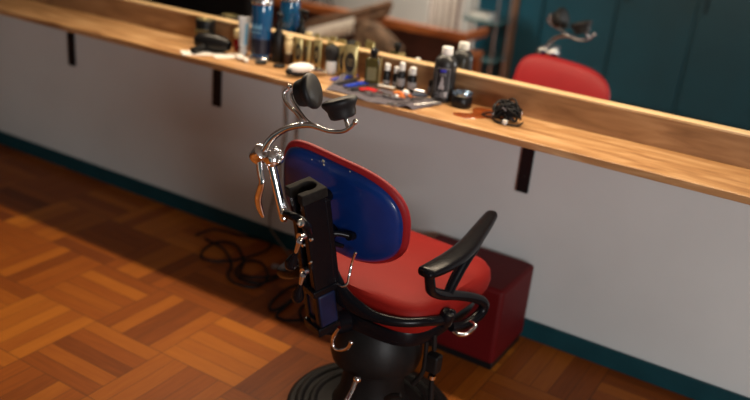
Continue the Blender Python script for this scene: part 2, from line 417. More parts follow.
ball(bm, (0.012, -0.186, 0.674), .0055)
build('release_lever', bm, M_chrome, chair, label='thin curved metal lever behind the seat')

# knob levers on the post
def knob_lever(p0, p1, p2, p3):
    p0, p1, p2, p3 = map(Vector, (p0, p1, p2, p3))
    bm = B(); tube(bm, [p0, p1], [.008,.0095], 12, 0); tube(bm, [p1, p2], [.0085,.0055], 12, 0)
    lathe(bm, [(0,-.01),(.012,-.01),(.012,.01),(0,.01)], 14, p0, (0,-1,0))
    l = build('clamp_lever', bm, M_silver, chair, label='chrome clamping lever')
    d = (p3-p2); Ld = d.length
    build('lever_knob', lathe(B(), [(0,-.002),(.0075,0),(.0085,.2*Ld),(.0135,.45*Ld),(.0185,.72*Ld),(.0185,.92*Ld),(.0135,1.1*Ld),(.006,1.18*Ld),(0,1.19*Ld)], 20, p2, d), M_blackpaint, l, label='black teardrop knob')
knob_lever((-0.066, -0.348, 0.752), (-0.059, -0.366, 0.741), (-0.068, -0.368, 0.706), (-0.091, -0.362, 0.652))
knob_lever((-0.072, -0.316, 0.626), (-0.064, -0.335, 0.620), (-0.067, -0.339, 0.593), (-0.081, -0.332, 0.537))
# small studs on the post
for q in ((-0.066, -0.336, 0.720), (-0.033, -0.343, 0.752), (-0.045, -0.325, 0.669)): build('stud', lathe(B(), [(0,0),(.006,0),(.005,.006),(0,.007)], 12, q, (0,-1,0)), M_chrome, chair)

# headrest holder
bm = B()
tube(bm, [(-0.042, -0.347, 0.773), (-0.032, -0.374, 0.805), (-0.048, -0.388, 0.823), (-0.077, -0.389, 0.825), (-0.114, -0.377, 0.816)], [.013,.014,.014,.012,.012], 14, 6)
build('headrest_clamp', bm, M_blackpaint, chair)
build('clamp_screw', lathe(B(), [(0,-.006),(.010,-.006),(.013,0),(.010,.005),(0,.007)], 18, (-0.027, -0.403, 0.823), (0,-1,.35)), M_chrome, chair)
build('clamp_screw', ball(B(), (-0.109, -0.382, 0.819), .012), M_chrome, chair)

# headrest (chrome) : slides in the clamp, so part of the chair
hv = -.33
rodT = Vector((-0.215, -0.330, 0.934)); rodB = Vector((-0.153, -0.330, 0.774))
bm = B()
tube(bm, [rodT, rodB], [.0140,.0122], 16, 0)
tube(bm, [Vector((-0.203, -0.325, 0.921)), Vector((-0.179, -0.325, 0.853)), Vector((-0.148, -0.325, 0.806))], .0042, 10, 5)
ball(bm, rodB, .0118)
build('headrest_post', bm, M_chrome, chair, label='chrome sliding rod carrying the headrest')
bm = B()
ax1 = Vector((-0.251, -0.330, 0.939)); ax2 = Vector((-0.196, -0.330, 0.951))
lathe(bm, [(0,-.026),(.018,-.026),(.026,-.018),(.028,0),(.026,.018),(.018,.025),(0,.026)], 24, Vector((-0.259, -0.330, 0.943)), (0.683, -0.086, 0.725))
lathe(bm, [(0,-.026),(.016,-.026),(.025,-.018),(.027,0),(.025,.018),(.016,.026),(0,.027)], 24, Vector((-0.204, -0.330, 0.946)), (0.831, -0.320, 0.456))
tube(bm, [Vector((-0.255, -0.330, 0.944)), Vector((-0.208, -0.330, 0.945))], [.018,.018], 14, 0)
tube(bm, [Vector((-0.206, -0.330, 0.924)), Vector((-0.215, -0.330, 0.937))], [.013,.015], 14, 0)
for q in ((-0.259, -0.335, 0.966), (-0.197, -0.335, 0.979), (-0.178, -0.335, 0.973), (-0.268, -0.345, 0.941), (-0.174, -0.345, 0.946)): ball(bm, q, .0068)
build('clamp_head', bm, M_chrome, chair, label='faceted chrome swivel joint')
bm = B()
tube(bm, [(-0.250, -0.340, 0.926), (-0.240, -0.345, 0.896), (-0.227, -0.350, 0.870), (-0.234, -0.350, 0.840), (-0.239, -0.350, 0.813), (-0.236, -0.345, 0.784), (-0.225, -0.340, 0.757)], [.0125,.0115,.0105,.0120,.0130,.0115,.0070], 14, 6, flat=.6, flat_dir=(0,1,0))
build('wing_handle', bm, M_chrome, chair, label='long curved chrome tightening handle')
# arc and fork
bm = B()
tube(bm, [(-0.244, -0.330, 0.959), (-0.232, -0.325, 0.986), (-0.214, -0.315, 1.011), (-0.190, -0.300, 1.032), (-0.159, -0.285, 1.046), (-0.127, -0.270, 1.053), (-0.098, -0.260, 1.050), (-0.070, -0.250, 1.046), (-0.035, -0.240, 1.052), (-0.012, -0.235, 1.068), (0.000, -0.230, 1.085)],
     [.0115,.0112,.0104,.0092,.0088,.0085,.0070,.0062,.0060,.0056,.0050], 14, 6)
tube(bm, [(-0.155, -0.285, 1.046), (-0.149, -0.280, 1.061), (-0.172, -0.275, 1.076), (-0.208, -0.270, 1.090), (-0.231, -0.265, 1.104), (-0.239, -0.260, 1.121), (-0.229, -0.250, 1.136)], [.0068,.0062,.0056,.0055,.0054,.0052,.0050], 12, 6)
tube(bm, [(-0.117, -0.265, 1.052), (-0.148, -0.265, 1.065), (-0.180, -0.260, 1.083), (-0.207, -0.255, 1.102), (-0.220, -0.250, 1.119), (-0.213, -0.240, 1.131)], [.0058,.005,.0048,.0046,.0046,.0046], 12, 6)
ball(bm, (0.002, -0.230, 1.088), .0085); ball(bm, (-0.228, -0.250, 1.140), .0078)
tube(bm, [(-0.017, -0.235, 1.066), (-0.030, -0.230, 1.082), (-0.040, -0.225, 1.096)], [.0065,.0055,.006], 12, 4)
build('headrest_fork', bm, M_chrome, chair, label='branching curved chrome arms')
padprof = [(0,-.026),(.030,-.026),(.037,-.022),(.040,-.012),(.041,.0),(.046,.008),(.0515,.016),(.0525,.023),(.050,.028),(.044,.031),(.02,.033),(0,.033)]
build('head_pad', lathe(B(), padprof, 44, (-0.179, -0.235, 1.132), (0.900, 0.250, 0.357)), M_blackrub, chair, label='black round rubber pad turned sideways')
build('head_pad', lathe(B(), padprof, 44, (-0.058, -0.220, 1.108), (-0.359, -0.065, 0.931)), M_blackrub, chair, label='black round rubber pad facing up')

# armrest
def ribbon(bm, pts, wds, th, n=8):
    """padded bar, wide in the horizontal direction"""
    P = spline(pts, n); W = interp(wds, len(P)); T = interp(th, len(P)); loops = []
    for i, p in enumerate(P):
        d = (P[min(i+1, len(P)-1)] - P[max(i-1, 0)]); d.z = 0; d.normalize(); s = Vector((d.y, -d.x, 0))
        w_, t_ = W[i], T[i]
        prof = [(-1,.0),(-.92,.45),(-.6,.85),(0,1),(.6,.85),(.92,.45),(1,0),(.95,-.55),(.7,-.95),(0,-1),(-.7,-.95),(-.95,-.55)]
        loops.append([tuple(p + s*(a*w_) + Vector((0,0,b*t_))) for a, b in prof])
    return loft(bm, loops)
bm = ribbon(B(), [(.264,-.205,.706),(.266,-.19,.707),(.272,-.12,.708),(.270,-.03,.709),(.258,.06,.712),(.240,.14,.717),(.222,.22,.723),(.208,.280,.728),(.205,.302,.728)],
            [.020,.029,.033,.033,.031,.028,.025,.021,.011], [.010,.015,.018,.019,.019,.018,.016,.014,.008])
build('armrest_pad', bm, M_blackpaint, chair, ang=60, label='glossy black armrest, flared towards the front')
bm = B()
tube(bm, [(.258,-.165,.70),(.255,-.145,.65),(.250,-.120,.615),(.252,-.06,.580),(.258,.03,.545),(.272,.12,.507),(.285,.165,.475),(.282,.155,.440),(.268,.09,.422),(.250,.03,.430)], [.015,.016,.0165,.017,.016,.016,.017,.018,.017,.016], 14, 6)
tube(bm, [(.262,.09,.70),(.256,.045,.655),(.252,.0,.60),(.254,-.03,.565)], [.019,.018,.017,.015], 14, 6)
build('armrest_bracket', bm, M_blackpaint, chair, label='bent black tube under the armrest')
bm = B()
lathe(bm, [(0,-.03),(.018,-.03),(.024,-.02),(.024,.012),(.019,.022),(0,.024)], 20, (0.252, -0.010, 0.482), (0.294, -0.059, 0.954))
ball(bm, (0.230, -0.020, 0.473), .018); ball(bm, (0.262, -0.000, 0.496), .014)
build('hinge_knuckle', bm, M_blackpaint, chair)
bm = B()
tube(bm, [(0.262, 0.030, 0.419), (0.281, 0.030, 0.416), (0.300, 0.040, 0.420), (0.309, 0.060, 0.430), (0.308, 0.080, 0.439), (0.290, 0.090, 0.438), (0.267, 0.100, 0.428)], [.0065,.007,.0062,.006,.0065,.0055,.005], 12, 6)
build('side_handle', bm, M_chrome, chair, label='bent chrome handle under the armrest hinge')
# chrome catch left under the frame
bm = B()
tube(bm, [(-0.016, -0.200, 0.411), (-0.028, -0.200, 0.381), (-0.035, -0.200, 0.349), (-0.025, -0.200, 0.331), (-0.001, -0.200, 0.334), (0.025, -0.200, 0.353), (0.035, -0.200, 0.376)], [.0072,.0078,.0055,.005,.0055,.0065,.005], 12, 6)
ball(bm, (0.036, -0.200, 0.378), .0075)
build('hook_lever', bm, M_chrome, chair, label='hooked chrome catch below the seat')
# foot pedals and pump linkage
bm = B()
tube(bm, [(0.050, -0.170, 0.236), (0.056, -0.200, 0.209), (0.065, -0.240, 0.193)], [.0075,.007,.008], 12, 4)
ball(bm, (0.052, -0.170, 0.237), .013)
build('pump_pedal', bm, M_chrome, chair, label='short chrome pedal rod in front of the pump housing')
bm = B()
tube(bm, [(0.185, -0.200, 0.243), (0.208, -0.200, 0.268), (0.236, -0.200, 0.283)], [.009,.009,.006], 12, 4)
build('pump_pedal', bm, M_castiron, chair)
bm = B()
tube(bm, [(0.198, -0.020, 0.387), (0.201, -0.020, 0.337), (0.199, -0.020, 0.261), (0.174, -0.030, 0.208)], [.007,.007,.008,.009], 10, 5)
tube(bm, [(0.213, 0.000, 0.400), (0.219, -0.000, 0.344)], [.008,.008], 12, 0)
tube(bm, [(0.223, 0.000, 0.248), (0.235, -0.000, 0.130)], [.0085,.0085], 12, 0)
build('pump_rod', bm, M_castiron, chair)
q = Vector((0.222, -0.000, 0.296))
build('rod_block', box(B(), q.x-.024, q.x+.024, q.y-.02, q.y+.02, q.z-.030, q.z+.036), M_castiron, chair, bevel=.009)
bm = B(); lathe(bm, [(0,0),(.013,0),(.013,.012),(0,.012)], 16, (0.224, -0.000, 0.241)); build('rod_nut', bm, M_chrome, chair)

# ------------------------------------------------------------------ ottoman
ot = thing('ottoman', 'low dark red vinyl box stool standing against the wall behind the chair', 'stool', (-1.11, 2.79, 0), 0)
build('stool_body', box(B(), -.225, .207, -.165, .152, .03, .345), M_ottoman, ot, bevel=.016)
build('plinth', box(B(), -.21, .20, -.15, .14, 0, .032), M_blackpl, ot, bevel=.004, label='black recessed base')

# ------------------------------------------------------------------ things on the worktop
G1 = 'gold tins along the back ledge'
def at(p, dy=0): return (p[0], min(p[1]+dy, 2.92), CZ+.0005)

# gold marked black tin, hair dryer, red and cream pot, white tube
t = thing('round_tin', 'black round tin with gold markings behind the hair dryer, far left of the worktop', 'tin', (-2.60, 2.885, CZ+.0005))
build('tin_body', lathe(B(), [(0,0),(.042,0),(.044,.004),(.044,.088),(.042,.092),(0,.092)], 32), M_blackpl, t)
build('tin_lid', lathe(B(), [(0,.092),(.046,.092),(.046,.112),(.043,.116),(0,.116)], 32), M_blackpl, t)
bm = B(); tube(bm, [(.040*math.cos(a), .030*math.sin(a), .1165) for a in [i*math.pi/8 for i in range(16)]], .0022, 6, 0, closed=True)
for i in range(7):
    a = -2.6 + i*.32; tube(bm, [(.0445*math.cos(a), .0445*math.sin(a), .03), (.0450*math.cos(a+.12), .0450*math.sin(a+.12), .055), (.0445*math.cos(a+.02), .0445*math.sin(a+.02), .075)], .003, 6, 3)
build('gold_marking', bm, M_gold, t)

t = thing('hair_dryer', 'black hair dryer lying on its side at the left of the worktop', 'hair dryer', (-2.47, 2.80, CZ+.041), math.radians(12))
build('barrel', lathe(B(), [(0,-.085),(.030,-.085),(.036,-.075),(.040,-.03),(.039,.02),(.033,.05),(.027,.065),(.024,.075),(.022,.075),(.021,.06),(0,.058)], 28, axis=(1,0,0)), M_blackpl, t)
build('air_grille', lathe(B(), [(0,-.091),(.026,-.091),(.030,-.086),(0,-.084)], 28, axis=(1,0,0)), M_silver, t)
build('handle', tube(B(), [(-.03,-.02,-.015),(-.035,-.06,-.021),(-.045,-.105,-.023)], [.017,.015,.016], 14, 5), M_blackpl, t)
t = thing('styling_pot', 'small dark red pot with a round cream lid beside the white tube', 'pot', (-2.425, 2.91, CZ+.0005))
build('pot_body', lathe(B(), [(0,0),(.020,0),(.021,.003),(.021,.050),(.017,.056),(0,.056)], 24), mat('dark_red_glass', S(120,16,20), .25), t)
build('pot_lid', lathe(B(), [(0,.056),(.013,.056),(.021,.066),(.023,.080),(.019,.095),(.008,.101),(0,.101)], 24), M_cream, t)
t = thing('squeeze_tube', 'white and pale blue tube standing on its cap left of the blue disinfectant jar', 'tube', (-2.372, 2.885, CZ+.0005), math.radians(28))
build('tube_cap', lathe(B(), [(0,0),(.019,0),(.020,.003),(.019,.024),(0,.024)], 24), M_white, t)
def tube_loops(w0, w1, d0, h0, h1, n=24):
    L = []
    for i in range(6):
        f = i/5; a = w0+(w1-w0)*f; b = d0*(1-f)**.8 + .0025
        L.append([(a*math.cos(2*math.pi*k/n), b*math.sin(2*math.pi*k/n), h0+(h1-h0)*f) for k in range(n)])
    return L
bm = loft(B(), [[(.013*math.cos(2*math.pi*k/24), .013*math.sin(2*math.pi*k/24), .024) for k in range(24)]] + tube_loops(.021,.028,.020,.034,.165))
build('tube_body', bm, mat('white_tube', S(228,232,234), .35), t)
bm = loft(B(), [[(x*1.0+.0, y*1.02-.0004, z) for x, y, z in L] for L in [[(p[0]*.45+.010, p[1]*1.03-.001, p[2]) for p in L] for L in tube_loops(.021,.026,.020,.045,.150)]])
build('blue_stripe', bm, mat('pale_blue_print', S(130,190,225), .35), t)

# blue disinfectant jar
M_bluel = mat('blue_liquid', S(16,110,170), .06, trans=.75, ior=1.35)
M_bluel2 = mat('blue_glass', (.010,.085,.22,1), .08, coat=.4)
M_dark = mat('dark_navy_metal', (.01,.014,.03,1), .3)
t = thing('disinfectant_jar', 'tall cylindrical jar of blue disinfectant with a silver lid', 'jar', (-2.262, 2.868, CZ+.0005))
build('jar_foot', lathe(B(), [(0,0),(.050,0),(.051,.004),(.048,.012),(.040,.018),(0,.018)], 36), M_silver, t)
build('jar_body', lathe(B(), [(0,.018),(.040,.018),(.0445,.026),(.0445,.232),(.043,.239),(0,.239)], 40), M_bluel2, t, label='clear blue glass cylinder')
build('jar_lid', lathe(B(), [(0,.239),(.047,.239),(.048,.243),(.048,.255),(.042,.266),(.014,.272),(.012,.290),(.016,.300),(0,.306)], 36), M_silver, t)
bm = B()
for i in range(7):
    a = -2.2 + i*.2; c, s = math.cos(a)*.0447, math.sin(a)*.0447
    tube(bm, [(c, s, .135), (c, s, .158 - .01*(i % 2))], .0028, 6, 0)
for i in range(9):
    a = -2.3 + i*.16; c, s = math.cos(a)*.0447, math.sin(a)*.0447; tube(bm, [(c, s, .118), (c, s, .125)], .0022, 6, 0)
build('jar_print', bm, mat('pale_print', S(120,180,215), .5), t, label='pale printed lettering')
build('jar_collar', lathe(B(), [(0.0449,.028),(.0456,.028),(.0456,.092),(.0449,.092)], 40), M_dark, t, label='dark navy lower band')

t = thing('spray_bottle', 'slim black bottle with a tall trigger spray head, right of the blue jar', 'spray bottle', (-2.183, 2.885, CZ+.0005))
build('bottle_body', lathe(B(), [(0,0),(.023,0),(.026,.004),(.026,.105),(.022,.125),(.011,.140),(.010,.150),(0,.150)], 28), M_blackpl, t)
bm = lathe(B(), [(0,.150),(.013,.150),(.013,.165),(.008,.170),(.008,.200),(0,.202)], 20)
tube(bm, [(-.012,.012,.203),(.0,.0,.206),(.028,-.012,.203)], [.008,.010,.006], 12, 4)
tube(bm, [(.014,-.006,.198),(.024,-.010,.178),(.020,-.009,.160)], .0035, 8, 4)
build('spray_head', bm, M_blackrub, t)

def shaving_brush(loc, label, mh, mk, s=1, rz=0, flip=False):
    t = thing('shaving_brush', label, 'brush', loc, rz)
    if flip:
        build('brush_handle', lathe(B(), [(0,0),(.020*s,0),(.022*s,.004),(.021*s,.052),(.019*s,.060),(0,.060)], 28), mh, t)
        build('bristles', lathe(B(), [(0,.058),(.021*s,.058),(.026*s,.070),(.031*s,.088),(.031*s,.104),(.024*s,.118),(.010*s,.125),(0,.126)], 32), mk, t)
    else:
        build('bristles', lathe(B(), [(0,0),(.022,0),(.024,.010),(.021,.034),(.018,.046),(0,.046)], 28), mk, t)
        build('brush_handle', lathe(B(), [(0,.044),(.017,.044),(.013,.054),(.018,.070),(.021,.084),(.019,.096),(.014,.104),(.018,.110),(.017,.118),(0,.121)], 28), mh, t)
    return t
M_bristle = mat('brown_bristle', S(70,48,34), .8, var=.4, scale=60)
M_bristle2 = mat('black_bristle', S(18,17,18), .7, var=.4, scale=60)
shaving_brush((-2.132, 2.895, CZ+.0005), 'shaving brush with turned cream handle standing on its brown bristles', M_cream, M_bristle)
shaving_brush((-1.903, 2.890, CZ+.0005), 'brush with black bristle head up on a white cylindrical handle', M_white, M_bristle2, s=1.03, flip=True)

# gold tins: flat upright tubes with dark panels
def gold_tin(x, y, w_, d_, h, rz, label):
    t = thing('gold_tin', label, 'tin', (x, y, CZ+.0005), rz, G1)
    n = 28; L = []
    for f, sc, dd in ((0,.86,.9),(.02,.95,1),(.5,1,.9),(.85,1,.7),(.95,.97,.5),(1,.90,.35)):
        L.append([(w_*sc*abs(math.cos(2*math.pi*k/n))**.6*(1 if math.cos(2*math.pi*k/n)>=0 else -1), d_*dd*abs(math.sin(2*math.pi*k/n))**.6*(1 if math.sin(2*math.pi*k/n)>=0 else -1), h*f) for k in range(n)])
    build('tin_body', loft(B(), L), M_gold, t)
    o = [(w_*.70*math.cos(2*math.pi*k/24)*1.0, .5*h + .30*h*math.sin(2*math.pi*k/24)) for k in range(24)]
    bm = B(); lo = [bm.verts.new((a, -d_-.0012, b)) for a, b in o]; hi = [bm.verts.new((a, -d_*.6, b)) for a, b in o]
    bm.faces.new(lo); bm.faces.new(list(reversed(hi)))
    for k in range(24): bm.faces.new((lo[k], lo[(k+1)%24], hi[(k+1)%24], hi[k]))
    build('tin_label', bm, M_darklabel, t, label='dark oval label')
    bm = B()
    for k in range(3): box(bm, -w_*.4, w_*.4, -d_-.0018, -d_-.0010, h*(.42+.08*k), h*(.42+.08*k)+.003)
    build('label_print', bm, M_gold, t)
    return t
M_darklabel = mat('dark_label', S(34,28,20), .4)
gold_tin(-2.082, 2.90, .019, .013, .122, .5, 'slim gold tin beside the cream handled brush, leftmost of the gold tins')
gold_tin(-2.035, 2.905, .018, .013, .118, -.5, 'narrow gold tin turned edge on, second from the left of the gold tins')
gold_tin(-1.990, 2.910, .019, .014, .128, .3, 'gold tin half hidden behind the black and white brush, left side')
gold_tin(-1.935, 2.925, .020, .014, .126, -.2, 'gold tin standing directly behind the black and white brush')
gold_tin(-1.862, 2.915, .021, .014, .126, .6, 'gold tin with brown panel right of the black and white brush')
gold_tin(-1.812, 2.895, .031, .015, .138, .45, 'broadest gold tin with a large dark oval label, rightmost of the gold tins')

# white clipper lying in front
t = thing('hair_clipper', 'white and chrome hair clipper lying on the front of the worktop', 'clipper', (-1.965, 2.760, CZ+.0005), math.radians(62))
bm = B(); ball(bm, (0,0,.034), .034, (1.75,.85,.62), 28)
build('clipper_body', bm, M_white, t)
bm = B(); box(bm, .030, .092, -.022, .022, .014, .030); box(bm, .088, .108, -.024, .024, .010, .018)
for i in range(9): box(bm, .108, .116, -.023+i*.0053, -.0205+i*.0053, .010, .016)
build('clipper_blade', bm, M_chrome, t, bevel=.001)
bm = B(); ball(bm, (-.002,0,.016), .030, (1.75,.85,.5), 24); ball(bm, (-.055,-.006,.022), .016)
build('clipper_base', bm, M_blackpl, t, label='black lower shell')

# amber bottle with dark round stopper
t = thing('cologne_bottle', 'square olive gold glass bottle with a dark round stopper behind the blue combs', 'bottle', (-1.690, 2.875, CZ+.0005), .35)
build('bottle_glass', box(B(), -.030, .030, -.017, .017, 0, .112), mat('olive_glass', S(96,88,48), .12, trans=.35), t, bevel=.006)
build('bottle_edge', box(B(), .0285, .0335, -.018, .018, .002, .114), M_gold, t, bevel=.001)
build('bottle_label', box(B(), -.020, .018, -.0182, -.0165, .022, .075), mat('olive_label', S(128,120,84), .5), t, bevel=.0005)
bm = lathe(B(), [(0,.112),(.010,.112),(.010,.122),(.014,.126),(.018,.136),(.016,.146),(.008,.152),(0,.153)], 24)
build('stopper', bm, M_blackpl, t)

# dropper bottles
M_lab = mat('white_label', S(150,148,150), .6)
def dropper(x, y, r, h, label, band=.45):
    t = thing('dropper_bottle', label, 'bottle', (x, y, CZ+.0005), .2, 'small black bottles with white caps')
    build('bottle_body', lathe(B(), [(0,0),(r*.95,0),(r,.003),(r,h*.58),(r*.85,h*.66),(r*.45,h*.70),(r*.45,h*.74),(0,h*.74)], 24), M_blackpl, t)
    build('bottle_cap', lathe(B(), [(0,h*.72),(r*.74,h*.71),(r*.76,h*.74),(r*.70,h*.97),(r*.5,h),(0,h)], 20), M_white, t)
    build('bottle_label', lathe(B(), [(r*1.0,h*.14),(r*1.03,h*.145),(r*1.03,h*(.11+band*.75)),(r*1.0,h*(.115+band*.75))], 24), M_lab, t)
dropper(-1.640, 2.905, .0155, .094, 'small black bottle with white cap, leftmost of the five', .22)
dropper(-1.603, 2.918, .0145, .086, 'small black bottle with white cap, second from the left of the five', .25)
dropper(-1.572, 2.905, .0165, .112, 'tallest of the small black bottles, white cap and white label', .42)
dropper(-1.548, 2.935, .0125, .082, 'thinnest small black bottle with white cap, half behind the tallest', .2)
dropper(-1.522, 2.905, .0185, .102, 'stoutest small black bottle with a broad ribbed white cap, rightmost of the five', .40)

t = thing('silver_tin', 'small silver tin lying between the dropper bottles and the big black bottle', 'tin', (-1.470, 2.88, CZ+.014), .3)
build('tin_body', lathe(B(), [(0,-.022),(.012,-.022),(.0135,-.019),(.0135,.019),(.012,.022),(0,.022)], 22, axis=(1,0,0)), M_silver, t)
build('tin_seam', lathe(B(), [(.0135,.006),(.0142,.006),(.0142,.010),(.0135,.010)], 22, axis=(1,0,0)), M_silver, t)
t = thing('small_vial', 'little grey vial with black cap touching the left side of the big black bottle', 'bottle', (-1.443, 2.918, CZ+.0005))
build('vial_body', lathe(B(), [(0,0),(.012,0),(.013,.003),(.013,.032),(.009,.038),(0,.038)], 20), mat('smoked_glass', S(92,88,92), .2), t)
build('vial_cap', lathe(B(), [(0,.038),(.0095,.038),(.0095,.060),(.008,.062),(0,.062)], 18), M_blackpl, t)

# big black bottle
M_bot = mat('charcoal_bottle', S(34,34,36), .38, var=.1)
t = thing('peroxide_bottle', 'large black bottle with white screw cap and black label', 'bottle', (-1.378, 2.896, CZ+.0005), math.radians(-8))
build('bottle_body', lathe(B(), [(0,0),(.040,0),(.043,.004),(.044,.012),(.044,.140),(.042,.158),(.034,.172),(.022,.181),(.017,.184),(0,.184)], 40), M_bot, t)
build('screw_cap', lathe(B(), [(0,.181),(.0215,.181),(.022,.184),(.0215,.207),(.020,.210),(0,.210)], 36), M_white, t)
def curved_patch(bm, r, a0, a1, z0, z1, th=.0006, n=10):
    L = []
    for i in range(n+1):
        a = a0+(a1-a0)*i/n; c, s = math.cos(a), math.sin(a)
        L.append([((r)*c, r*s, z0), ((r+th)*c, (r+th)*s, z0), ((r+th)*c, (r+th)*s, z1), (r*c, r*s, z1)])
    return loft(bm, L)
fa = -1.13   # label faces the room, slightly left
build('bottle_label', curved_patch(B(), .0441, fa-.78, fa+.66, .020, .140), mat('black_label', S(20,20,26), .45), t)
bm = B()
for z0, z1, w0 in ((.022,.0235,.60),(.1325,.134,.60)): curved_patch(bm, .0448, fa-w0, fa+w0, z0, z1)
for a in (-.60,.575): curved_patch(bm, .0448, fa+a, fa+a+.025, .022, .134)
for z0, w0 in ((.112,.30),(.106,.26),(.034,.45),(.028,.40),(.040,.42)): curved_patch(bm, .0448, fa-w0, fa+w0, z0, z0+.0016)
curved_patch(bm, .0448, fa+.28, fa+.54, .026, .044)
for a, z0, z1 in ((-.05,.054,.098),(-.14,.060,.080),(.04,.062,.090),(-.22,.052,.066),(.12,.052,.070),(-.02,.090,.102)): curved_patch(bm, .0448, fa+a-.07, fa+a+.07, z0, z1)
build('label_print', bm, mat('grey_print', S(168,170,176), .5), t, label='pale figure, border and fine lettering')
build('label_badge', curved_patch(B(), .0449, fa-.25, fa+.25, .120, .130), mat('blue_badge', S(48,52,190), .5), t, label='blue badge at the top of the label')

# black jar with crumpled foil
t = thing('wax_jar', 'squat black jar with a shiny foil topped lid right of the big black bottle', 'jar', (-1.283, 2.875, CZ+.0005))
build('jar_body', lathe(B(), [(0,0),(.036,0),(.040,.005),(.041,.030),(.037,.040),(.035,.044),(0,.044)], 36), M_blackpl, t)
bm = lathe(B(), [(0,.044),(.038,.044),(.039,.047),(.038,.056),(.030,.058),(.018,.060),(.008,.059),(0,.059)], 28)
random.seed(5)
for v in bm.verts:
    if v.co.z > .055: v.co += Vector((random.uniform(-.003,.003), random.uniform(-.003,.003), random.uniform(-.004,.005)))
build('jar_lid', bm, mat('blue_foil', S(150,180,215), .18, .9, var=.4, scale=50), t, ang=15)

# amber puddle
bm = B(); out = []
random.seed(3)
pts = [(-1.245,2.740),(-1.195,2.730),(-1.165,2.765),(-1.130,2.800),(-1.080,2.850),(-1.060,2.895),(-1.090,2.930),(-1.160,2.930),(-1.225,2.915),(-1.232,2.870),(-1.210,2.820),(-1.232,2.790),(-1.262,2.765)]
sp_ = spline([(x,y,0) for x,y in pts]+[(pts[0][0],pts[0][1],0)], 5)[:-1]
cxm, cym = -1.175, 2.84
loft(bm, [[(p.x, p.y, CZ+.0004) for p in sp_], [(p.x+(cxm-p.x)*.02, p.y+(cym-p.y)*.02, CZ+.0018) for p in sp_], [(p.x+(cxm-p.x)*.12, p.y+(cym-p.y)*.12, CZ+.0026) for p in sp_]])
tag(build('spilled_liquid', bm, mat('amber_liquid', S(136,66,28), .08, coat=.5, var=.2, scale=12), None), 'glossy amber liquid spilled on the worktop beside the coiled black cord', 'spill')

# coiled cord with plug
t = thing('coiled_cord', 'bundle of coiled black cable with two white ties at the right end of the worktop', 'cable', (-1.070, 2.815, CZ+.006))
random.seed(8)
bm = B(); pts = []
for i in range(260):
    a = i*.42; R_ = .046 + .010*math.sin(i*.17); til = i*.09
    p = Vector((R_*math.cos(a), R_*math.sin(a)*.85, 0)); q = Matrix.Rotation(.95*math.sin(til), 3, 'X') @ Matrix.Rotation(.9*math.cos(til*1.3), 3, 'Y') @ p
    q.z = abs(q.z)*.95 + .004 + .026*(.5+.5*math.sin(i*.13)); pts.append(q)
tube(bm, pts, .0038, 7, 2)
build('cable', bm, M_cord, t)
bm = B()
tube(bm, [(-.03,-.01,.004),(-.065,-.012,.002),(-.098,.005,.0),(-.090,.040,.001),(-.055,.052,.003),(-.03,.03,.012)], .0033, 8, 6)
tube(bm, [(-.045,-.02,.0),(-.01,-.052,.0),(.035,-.050,.0),(.06,-.03,.0),(.065,0,.006)], .0033, 8, 6)
tube(bm, [(-.03,.04,.03),(-.01,.03,.07),(.02,.01,.078),(.045,-.01,.05)], .0035, 8, 6)
build('cable', bm, M_cord, t)
bm = B(); ball(bm, (-.004,-.012,.038), .018, (1,.8,.9)); build('cable_plug', bm, M_blackpl, t)
bm = B(); box(bm, .008,.024,-.057,-.045,-.003,.014); build('white_tie', bm, M_white, t, bevel=.002)
bm = B(); box(bm, -.016,.006,-.032,-.022,.036,.058); build('white_tie', bm, M_lab, t, bevel=.003)
build('cord_clip', box(B(), .052,.060,-.006,.006,.020,.045), M_silver, t, bevel=.002); build('cord_clip', tube(B(), [(-.072,.035,.004),(-.066,.024,.006)], .005, 8, 0), M_silver, t)

# towel mat and tools
M_mat = mat('grey_towel', S(72,64,74), .95, var=.12, scale=40, bump=.3, bscale=220, sheen=.3)
mo = [(-1.875,2.925),(-1.80,2.80),(-1.745,2.672),(-1.60,2.655),(-1.46,2.652),(-1.375,2.690),(-1.335,2.80),(-1.330,2.842),(-1.425,2.850),(-1.52,2.865),(-1.64,2.850),(-1.745,2.862),(-1.80,2.905)]
bm = B()
NX, NY = 44, 20
grid = {}
def mat_pt(u, v):
    # u along x, v front to back
    xl0, xl1 = -1.765, -1.385; fy = 2.652 + .010*math.sin(u*9) + (.018 if u > .85 else 0)*(u-.85)/.15
    xb0, xb1 = -1.865, -1.345; by = 2.848 - .012*max(0,u-.7)/.3 + .010*math.sin(u*7+1)
    if u < .28: by += (.28-u)*.24
    x = (xl0+(xl1-xl0)*u)*(1-v) + (xb0+(xb1-xb0)*u)*v; y = fy*(1-v)+by*v
    z = CZ + .0045 + .0016*math.sin(x*60+y*30) + .0014*math.sin(y*85-x*20)
    if u < .10: z += .018*math.sin((.10-u)/.10*math.pi)*(v**.5)
    if u > .86 and v < .8: z += .010*math.sin((u-.86)/.14*math.pi)
    return (x, y, z)
T_ = [[bm.verts.new(mat_pt(i/NX, j/NY)) for i in range(NX+1)] for j in range(NY+1)]
U_ = [[bm.verts.new((v.co.x, v.co.y, max(CZ+.0005, v.co.z-.004))) for v in row] for row in T_]
for j in range(NY):
    for i in range(NX):
        bm.faces.new((T_[j][i], T_[j][i+1], T_[j+1][i+1], T_[j+1][i])); bm.faces.new((U_[j][i], U_[j+1][i], U_[j+1][i+1], U_[j][i+1]))
for i in range(NX):
    bm.faces.new((U_[0][i], U_[0][i+1], T_[0][i+1], T_[0][i])); bm.faces.new((T_[NY][i], T_[NY][i+1], U_[NY][i+1], U_[NY][i]))
